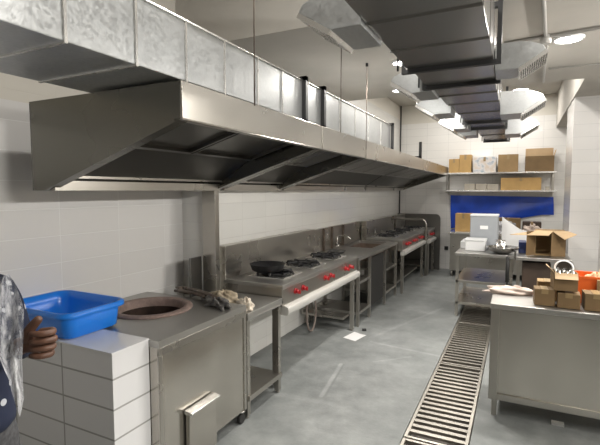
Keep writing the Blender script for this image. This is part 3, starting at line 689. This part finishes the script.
# blue sheet on the wall
def tf(u, v):
    x = 1.13+u*1.93; zt_ = 1.62-.03*u; zb = .90+.34*min(1,u*1.1)
    return (x+.02*v, D-.06-.015*math.sin(u*14)-.02*math.sin(v*5+u*6), zt_+(zb-zt_)*v)
tag(MB().grid(tf, 40, 14, .002).build('blue_sheet','tarp'), 'deep blue plastic sheet hung on the wall below the shelf', 'plastic sheet')

# back counter with clutter
t = thing('back_counter', 'stainless counter against the back wall under the blue sheet', 'counter', (2.1,9.5,0))
MB().box(1.2,3.0,9.15,9.95,.86,.90).build('counter_top','shiny',t,.004)
MB().box(1.24,2.96,9.22,9.93,.12,.86).build('body','steel',t,.003)
for x in (1.28,2.92):
    for y in (9.26,9.88): MB().cyl((x,y,0),(x,y,.12),.02).build('leg','steel',t)
carton('yellow brown carton standing on the back counter behind the white box', 1.32, 1.62, 9.3, 9.6, .902, 1.26, 'card3')
carton('brown carton on the back counter behind the steel bowl', 2.05, 2.5, 9.45, 9.75, .902, 1.18, 'card2')
carton('flat dark brown carton on the back counter, right of the brown one', 2.53, 2.85, 9.4, 9.7, .902, 1.12, 'brown')
tag(blob(21,(2.2,9.28,.902),.22,.10,.12,.6).build('plastic_bag','film'), 'crumpled clear plastic bag on the back counter', 'bag')
tag(blob(22,(2.68,9.26,.902),.15,.09,.10,.5).build('paper_bundle','cloth'), 'crumpled pinkish paper bundle on the back counter', 'paper')

# ------------------------------------------------------------ tiered table and second table
t = thing('tiered_table', 'three tier stainless work table holding white boxes and a steel bowl', 'table', (2.05,6.75,0))
MB().box(1.70,2.42,6.25,7.35,.84,.88).build('table_top','worn',t,.004)
for z, lab in ((.47,'s'),(.17,'s')): MB().box(1.71,2.41,6.27,7.33,z,z+.035).build('shelf','steel',t,.003)
for x in (1.73,2.385):
    for y in (6.29,7.31):
        l = MB(); leg(l, x, y, .84, .02); l.build('leg','steel',t)
t = thing('steel_table', 'second stainless table beside the tiered one, open carton on top', 'table', (2.75,6.7,0))
MB().box(2.445,3.05,6.18,6.88,.84,.88).build('table_top','worn',t,.004)
MB().box(2.455,3.04,6.20,6.86,.17,.20).build('shelf','steel',t,.003)
for x in (2.475,3.02):
    for y in (6.21,6.85):
        l = MB(); leg(l, x, y, .84, .02); l.build('leg','steel',t)
carton('dark brown box standing under the second steel table', 2.52, 2.84, 6.3, 6.7, .202, .80, 'brown', None, False)

t = thing('insulated_box', 'tall pale grey insulated box with white label on the tiered table', 'box', (2.0,6.95,.88))
MB().box(1.83,2.20,6.82,7.14,.882,1.35).build('body','foam',t,.01)
MB().box(1.825,2.205,6.81,7.145,1.35,1.375).build('lid','white',t,.008)
MB().box(1.965,2.07,6.817,6.82,1.165,1.215).build('label','label',t)
t = thing('white_container', 'small white lidded container in front of the tall grey box', 'container', (1.95,6.55,.88))
MB().box(1.80,2.06,6.52,6.77,.882,1.02).build('body','white',t,.01)
MB().box(1.79,2.07,6.51,6.78,1.02,1.045).build('lid','white',t,.006)
tag(MB().box(1.71,1.82,6.75,7.2,.882,.98).build('white_tray','white',None,.006), 'low white tray at the left edge of the tiered table', 'tray')
t = thing('steel_bowl', 'wide stainless bowl of utensils on the tiered table', 'bowl', (2.23,6.42,.88))
MB().lathe((2.275,6.44,.882), [(.001,.0),(.08,.0),(.15,.03),(.20,.085),(.212,.09),(.205,.083),(.15,.035),(.08,.006),(.001,.006)], 40).build('shell','chrome',t)
tag(MB().lathe((2.25,6.47,.9),[(.05,.0),(.06,.04),(.055,.14),(.07,.155),(.05,.15),(.045,.02),(.001,.02)],24).build('steel_jug','chrome'), 'small shiny steel jug standing in the wide bowl', 'jug')
tag(MB().cyl((2.35,6.17,0),(2.35,6.17,.88),.012).cyl((2.35,6.17,.55),(2.35,6.17,.87),.022).cyl((2.35,6.17,0),(2.35,6.17,.02),.04).build('black_pole','rubber'), 'black pole standing between the two steel tables', 'pole')
t = thing('white_sheet', 'slanting white foam sheet leaning behind the open carton', 'sheet', (2.4,7.1,.88))
MB().prism([(2.24,.885),(2.24,1.33),(2.34,1.25),(2.50,1.14),(2.95,1.08),(2.95,.885)],'y',7.18,7.21).build('panel','paper',t)
tag(MB().box(2.47,2.56,6.55,6.85,.882,1.03).build('blue_bin',plain('dark blue plastic',(.015,.03,.12),.4),None,.005), 'dark blue bin beside the open carton on the second table', 'bin')
t = thing('open_cardboard_box', 'large brown carton lying open towards the camera on the second steel table', 'box', (2.79,6.6,.882))
cx0, cx1, cy0, cy1, cz0, cz1, th = 2.66, 3.0, 6.44, 6.78, .884, 1.20, .006
MB().box(cx0,cx1,cy0,cy1,cz0,cz0+th).box(cx0,cx1,cy0,cy1,cz1-th,cz1).box(cx0,cx0+th,cy0,cy1,cz0+th,cz1-th).box(cx1-th,cx1,cy0,cy1,cz0+th,cz1-th).box(cx0+th,cx1-th,cy1-th,cy1,cz0+th,cz1-th).build('body','card',t)
def flp(pts, n, mat): # thin folded board
    v = Vector(n)*th
    MB().quadring([[Vector(p) for p in pts],[Vector(p)+v for p in pts]]).build('flap',mat,t)
flp([(cx0,cy0,cz0),(cx0-.10,cy0-.13,cz0),(cx0-.10,cy0-.13,cz1),(cx0,cy0,cz1)],(-.7,.5,0),'card2')
flp([(cx1,cy0,cz0),(cx1-.165,cy0-.06,cz0),(cx1-.165,cy0-.06,cz1-.01),(cx1,cy0,cz1-.01)],(.3,-.9,0),'card2')
flp([(cx0+.01,cy0,cz1),(cx1-.14,cy0,cz1),(cx1-.20,cy0-.16,cz1-.045),(cx0-.30,cy0-.12,cz1-.055)],(0,0,1),'cardin')
flp([(cx1-.15,cy0-.065,cz1),(cx1+.02,cy0,cz1+.004),(cx1+.10,cy0-.16,cz1-.02),(cx1-.03,cy0-.20,cz1-.085)],(0,0,1),'cardin')

# ------------------------------------------------------------ foreground counter on the right
t = thing('steel_counter', 'large stainless cabinet counter in the right foreground', 'counter', (3.0,3.9,0))
MB().box(2.285,3.75,3.53,4.15,.84,.88).build('counter_top','worn',t,.005)
MB().box(2.31,3.72,3.56,4.12,.14,.84).build('body','panel',t,.003)
MB().box(2.29,2.35,3.545,3.60,.14,.84).box(2.35,3.70,3.548,3.56,.14,.19).build('frame','steel',t,.003)
for x in (2.33,3.68):
    for y in (3.60,4.08):
        MB().box(x-.018,x+.018,y-.018,y+.018,.0,.14).build('leg','steel',t,.002)
tag(MB().box(2.72,2.80,3.62,3.66,0,.02).build('metal_offcut','shiny'), 'small pale metal offcut on the floor under the counter', 'scrap')
def glove(u, v):
    x = 2.24+u*.42; y = 3.88+v*.16+.03*math.sin(u*5)
    return (x, y, .884+.035*math.sin(PI*v)*(1-.3*u)+.008*math.sin(u*17+v*4)+ (-.0 if u > .12 else -.0))
tag(blob(31,(2.41,3.93,.881),.17,.06,.04,.3,rz=.08).build('crumpled_cloth','cloth'), 'off white folded cloth at the left end of the foreground counter', 'cloth')
G3 = 'small brown cartons on the foreground counter'
zc = .882
carton('small brown carton with crumpled top, left of the front row', 2.575, 2.705, 3.62, 3.75, zc, zc+.12, 'card2', G3, True, rz=.05)
carton('small brown carton in the front row beneath the tilted one', 2.725, 2.865, 3.60, 3.74, zc, zc+.105, 'card2', G3, True, rz=-.04)
carton('small brown carton, third of the front row, before the orange tray', 2.885, 3.03, 3.60, 3.75, zc, zc+.12, 'card2', G3, True, rz=.02)
carton('small brown carton cut off by the right edge of the photo', 3.045, 3.17, 3.63, 3.76, zc, zc+.115, 'card2', G3, True)
carton('small brown carton behind the left end of the front row', 2.60, 2.74, 3.80, 3.94, zc, zc+.145, 'card', G3)
t = open_carton('small carton tilted on top of the front row, glasses inside', 2.69, 2.84, 3.62, 3.78, zc+.1215, zc+.25, [('-x',.05,.8),('-y',.05,2.6)], 'card2', rz=.08)
for k, (x, y) in enumerate(((2.725,3.69),(2.77,3.66),(2.81,3.70))):
    g = tag(MB().lathe((x,y,zc+.13), [(.001,.004),(.014,.004),(.017,.13),(.019,.13),(.016,.0),(.001,.0)], 16).build('drinking_glass','chrome'), ['leftmost small shiny glass in the tilted carton','middle small shiny glass in the tilted carton','rightmost small shiny glass in the tilted carton'][k], 'glass', 'glasses in the tilted carton')
tl = thing('round_plastic_lid', 'round smoky lid with white rim standing in the tilted carton', 'lid', (2.765,3.74,zc+.17))
MB().tube([(2.765+.058*math.cos(a), 3.74+.008*math.sin(a), zc+.268+.05*math.sin(a)) for a in [2*PI*k/28 for k in range(28)]], .007, 8, closed=True).build('rim','white',tl)
MB().cyl((2.765,3.738,zc+.268),(2.765,3.744,zc+.268),.05,n=28).build('disc',plain('smoky dark plastic',(.04,.035,.03),.15),tl)
t = thing('orange_tray', 'bright orange plastic crate behind the small cartons', 'crate', (3.05,3.95,zc))
b = MB().box(2.86,3.30,3.82,4.10,zc,zc+.01)
b.box(2.86,3.30,3.82,3.83,zc+.01,zc+.20).box(2.86,3.30,4.09,4.10,zc+.01,zc+.20).box(2.86,2.87,3.83,4.09,zc+.01,zc+.20).box(3.29,3.30,3.83,4.09,zc+.01,zc+.20)
b.build('crate_body','orange',t)
MB().box(2.85,3.31,3.812,3.822,zc+.185,zc+.205).build('rim','orange',t)
tag(MB().box(2.98,3.09,3.77,3.80,zc,zc+.19).build('brown_sleeve','card'), 'narrow brown card sleeve standing against the orange crate', 'card sleeve')
tag(blob(41,(3.0,3.96,zc+.10),.08,.07,.07,.4).build('crumpled_paper','cardin'), 'crumpled tan paper heaped in the orange crate, nearer the column', 'paper')
tag(blob(43,(3.2,3.97,zc+.10),.06,.07,.06,.4).build('crumpled_paper','foil'), 'crumpled yellowish paper in the orange crate at the photo edge', 'paper')

# rack to the right of the column
t = thing('storage_rack', 'stainless rack behind the tiled column, mostly out of the photo', 'rack', (4.0,7.8,0))
for z in (.3,.95,1.75): MB().box(3.55,4.5,7.5,8.1,z,z+.03).build('shelf','steel',t)
for x in (3.57,4.48):
    for y in (7.52,8.08): MB().box(x-.015,x+.015,y-.015,y+.015,0,2.3).build('post','steel',t)
carton('brown carton on the upper level of the rack behind the column', 3.60, 4.0, 7.55, 7.9, 1.782, 2.15, 'card')
carton('dark carton on the middle level of the rack behind the column', 3.60, 4.0, 7.55, 7.9, .982, 1.4, 'brown')

# bits on the floor
tag(MB().grid(lambda u, v: Vector((.66,4.74,.004)) + Vector((.17*u+.05*v, -.06*u+.26*v, .006*math.sin(u*3)*math.sin(v*4))), 6, 6, .001).build('paper_sheet','paper'), 'white sheet of paper lying on the floor before the range', 'paper')
tag(MB().obox((.80,5.10,.012),.05,.035,.024,.4).build('dark_scrap','rubber',None,.003), 'small dark scrap on the floor near the sink table leg', 'scrap')

# ------------------------------------------------------------ person at the left edge
def skin_mesh(name, verts, edges, radii, mat, parent=None, sub=2, root=0):
    me = bpy.data.meshes.new(name); me.from_pydata([tuple(v) for v in verts], edges, [])
    o = bpy.data.objects.new(name, me); C.objects.link(o)
    m = o.modifiers.new('skin', 'SKIN'); m.use_smooth_shade = True
    sv = me.skin_vertices[0].data
    for i, r in enumerate(radii):
        sv[i].radius = r if isinstance(r, tuple) else (r, r); sv[i].use_root = False
    seen = set()                                                   # one root per island
    adj = {i: [] for i in range(len(verts))}
    for a, b_ in edges: adj[a].append(b_); adj[b_].append(a)
    for i in range(len(verts)):
        if i in seen: continue
        sv[i].use_root = True; st = [i]
        while st:
            q = st.pop()
            if q in seen: continue
            seen.add(q); st += adj[q]
    s = o.modifiers.new('sub', 'SUBSURF'); s.levels = sub; s.render_levels = sub
    dg = bpy.context.evaluated_depsgraph_get(); dg.update()
    nm = bpy.data.meshes.new_from_object(o.evaluated_get(dg)); nm.name = name
    o.modifiers.clear(); o.data = nm; nm.materials.clear(); nm.materials.append(M[mat])
    for p in nm.polygons: p.use_smooth = True; p.material_index = 0
    if parent is not None: o.parent = parent
    return o
PX, PY = .745, .82
fd = Vector((.93,.37,0)).normalized(); rt = Vector((fd.y,-fd.x,0)); up = Vector((0,0,1))
def B(f_, r_, z): return Vector((PX,PY,0)) + fd*f_ + rt*r_ + up*(z*.972)
cam_o = Vector((CX,0,H))
hand_c = cam_o + (Fv + Rv*((40-300)/F) - Uv*((341-222.5)/F))*1.42
hx, hy, hz = Rv.copy(), (Uv - Rv*0).normalized(), (-Fv)
def Hn(x, y, z): return hand_c + hx*x + hy*y + hz*z
wrist = Hn(-.085,-.022,-.03)
v = []; e = []; r = []
def add(p, rad, prev=None):
    v.append(p); r.append(rad); i = len(v)-1
    if prev is not None: e.append((prev, i))
    return i
pel = add(B(0,0,.95), (.135,.10)); ab = add(B(0,0,1.10), (.135,.10), pel); ch = add(B(.0,0,1.27), (.155,.11), ab); sh_ = add(B(-.01,0,1.40), (.12,.085), ch)
nk = add(B(0,0,1.49), .052, sh_); hd0 = add(B(.015,0,1.56), .06, nk); hd1 = add(B(.02,0,1.63), (.075,.09), hd0); hd2 = add(B(.005,0,1.70), (.07,.085), hd1); add(B(0,0,1.745), .045, hd2)
for s in (1,-1):
    c0 = add(B(0,s*.14,1.385), .058, sh_); 
    c1 = add(B(-.005,s*.19,1.36), .056, c0)
    if s == 1:
        el = add(B(-.03,.24,1.10), .042, c1); wr = add(B(.06,.22,.87), .028, el); pa = add(B(.08,.21,.80), (.034,.02), wr); add(B(.09,.205,.74), (.03,.018), pa)
    else:
        eb = B(.02,-.24,1.12)
        el = add(eb, .042, c1); mid = add(eb.lerp(wrist,.5), .037, el); wr = add(wrist, .027, mid)
        pa = add(Hn(-.035,-.012,-.018), (.034,.026), wr); add(Hn(.02,-.006,-.018), (.036,.024), pa)
    h0 = add(B(0,s*.085,.88), .08, pel); k0 = add(B(.01,s*.10,.50), .058, h0); a0 = add(B(-.01,s*.10,.09), .038, k0); add(B(.10,s*.11,.04), (.04,.03), a0)
# fingers of the raised left hand: palm towards the camera, curled back to the left
def chain(pts, rads):
    pr = None
    for p, q in zip(pts, rads): pr = add(p, q, pr)
for y, L, ti in ((.032,1.0,.0),(.009,1.08,-.004),(-.015,1.0,-.004),(-.038,.85,.0)):
    chain([Hn(-.015,y*.8,-.018), Hn(.036*L,y,-.012), Hn(.050*L,y+.001,.014), Hn(.030*L,y-.001,.034), Hn(.004,y+ti,.036), Hn(-.016,y+ti-.001,.028)], [.012,.0125,.0115,.011,.0105,.0085])
chain([Hn(-.05,-.01,-.005), Hn(-.038,.024,.006), Hn(-.016,.052,.014), Hn(.004,.072,.018), Hn(.014,.082,.019)], [.020,.0185,.0155,.0145,.010])
# relaxed right hand
hb = B(.085,.207,.76)
for k in range(4):
    q = fd*(.035-.022*k)
    chain([hb+q+up*.0, hb+q-up*.045+rt*-.006, hb+q-up*.078+rt*-.018, hb+q-up*.098+rt*-.036], [.011,.0105,.0095,.008])
chain([hb+fd*.02+up*.03, hb+fd*.05-up*.005-rt*.01, hb+fd*.058-up*.045-rt*.018], [.013,.0115,.009])
person = skin_mesh('person', v, e, r, 'skin')
tag(person, 'person at the left edge in a star patterned navy top, fist raised, thumb up', 'person')
# face
def fpart(name, mat, pts, rads, **k): return skin_mesh(name, pts, [(i,i+1) for i in range(len(pts)-1)], rads, mat, person, **k)
fpart('nose','skin',[B(.10,0,1.655),B(.122,0,1.63),B(.112,0,1.615)],[.008,.013,.010])
fpart('mouth','lip',[B(.098,-.024,1.585),B(.112,0,1.585),B(.098,.024,1.585)],[.004,.007,.004])
for s in (1,-1):
    MB().lathe(B(.088,s*.030,1.655), [(.0005,-.008),(.007,-.006),(.011,0),(.007,.006),(.0005,.008)], 16).build('eye','eye',person)
    fpart('ear','skin',[B(.0,s*.078,1.61),B(-.008,s*.085,1.635),B(-.004,s*.082,1.66)],[.008,.014,.009])
hr = MB(); hc = B(-.012,0,1.665)
rings = []
for i in range(1, 12):
    th = PI*.62*i/11; rings.append([hc + fd*(.108*math.sin(th)*math.cos(a)*(1 if math.cos(a) < .3 else .93)) + rt*(.088*math.sin(th)*math.sin(a)) + up*(.105*math.cos(th)) for a in [2*PI*k/28 for k in range(28)]])
hr.quadring(rings, smooth=True, caps=True).build('hair','hair',person)
# clothes
sv_, se, sr = [], [], []
def sadd(p, rad, prev=None):
    sv_.append(p); sr.append(rad); i = len(sv_)-1
    if prev is not None: se.append((prev,i))
    return i
a0_ = sadd(B(0,0,.88),(.185,.15)); a = sadd(B(0,0,.98),(.175,.138),a0_); b_ = sadd(B(0,0,1.12),(.165,.125),a); c = sadd(B(0,0,1.28),(.175,.13),b_); d = sadd(B(-.01,0,1.405),(.13,.10),c); sadd(B(0,0,1.45),.066,d)
for s in (1,-1):
    p = sadd(B(0,s*.15,1.385),.068,d); q = sadd(B(-.005,s*.20,1.33),.064,p)
    if s == 1: sadd(B(.045,.222,.90),.042,sadd(B(-.028,.238,1.11),.055,q))
    else:
        w1 = sadd(eb,.055,q); sadd(eb.lerp(wrist,.72),.044,w1)
skin_mesh('shirt', sv_, se, sr, 'stars', person)
tv, te, tr = [], [], []
def tadd(p, rad, prev=None):
    tv.append(p); tr.append(rad); i = len(tv)-1
    if prev is not None: te.append((prev,i))
    return i
a0_ = tadd(B(0,0,1.03),(.158,.122)); a = tadd(B(0,0,.93),(.178,.135),a0_)
for s in (1,-1):
    p = tadd(B(0,s*.09,.80),.102,a); q = tadd(B(.01,s*.10,.50),.076,p); tadd(B(-.01,s*.10,.12),.060,q)
skin_mesh('trousers', tv, te, tr, 'trouser', person)
for s in (1,-1):
    skin_mesh('shoe', [B(-.045,s*.105,.045),B(.06,s*.11,.042),B(.15,s*.115,.035)], [(0,1),(1,2)], [(.045,.042),(.047,.040),(.038,.032)], 'shoe', person)
# clear film hanging over the shoulder and arm, an uneven sheet that follows the body
def fl(u, w_):
    # u along shoulder to elbow side, w_ down
    a = -1.2+2.4*u
    base = cam_o + (Fv + Rv*((-22+46*math.sin(a*.6+.62)-300)/F) - Uv*((272+10*u*u+140*w_-222.5)/F))*(1.36+.06*math.cos(a)+.02*math.sin(w_*9+u*5))
    base += Rv*(.006*math.sin(w_*11+u*3))
    return base
def edge_pt(u_, v_, dd): return cam_o + (Fv + Rv*((u_-300)/F) - Uv*((v_-222.5)/F))*dd
right = [(8,274),(14,281),(20,296),(24,310),(23.5,335),(22,360),(23,385),(24,398),(20,417)]
left_ = [(0,277),(-8,288),(-12,305),(-14,320),(-12,335),(-8,345),(0,360),(8,378),(14,400)]
def fl2(s, w_):
    q = w_*8; i = min(7,int(q)); fq = q-i
    R_ = (right[i][0]*(1-fq)+right[i+1][0]*fq, right[i][1]*(1-fq)+right[i+1][1]*fq)
    L_ = (left_[i][0]*(1-fq)+left_[i+1][0]*fq, left_[i][1]*(1-fq)+left_[i+1][1]*fq)
    uu, vv = L_[0]*(1-s)+R_[0]*s, L_[1]*(1-s)+R_[1]*s
    return edge_pt(uu, vv, 1.30+.05*s*s+.012*math.sin(s*9+w_*6))
MB().grid(fl2, 14, 40, .0015).build('plastic_cover','film',person)

# ------------------------------------------------------------ world and view
wd = bpy.data.worlds.new('world'); S.world = wd; wd.use_nodes = True
wd.node_tree.nodes['Background'].inputs[0].default_value = (.5,.5,.5,1); wd.node_tree.nodes['Background'].inputs[1].default_value = .3
S.view_settings.view_transform = 'Standard'; S.view_settings.look = 'None'; S.view_settings.gamma = 1; S.view_settings.use_curve_mapping = False
S.view_settings.exposure = 0.62
S.cycles.use_denoising = True
S.cycles.max_bounces = 10
S.cycles.sample_clamp_indirect = 6
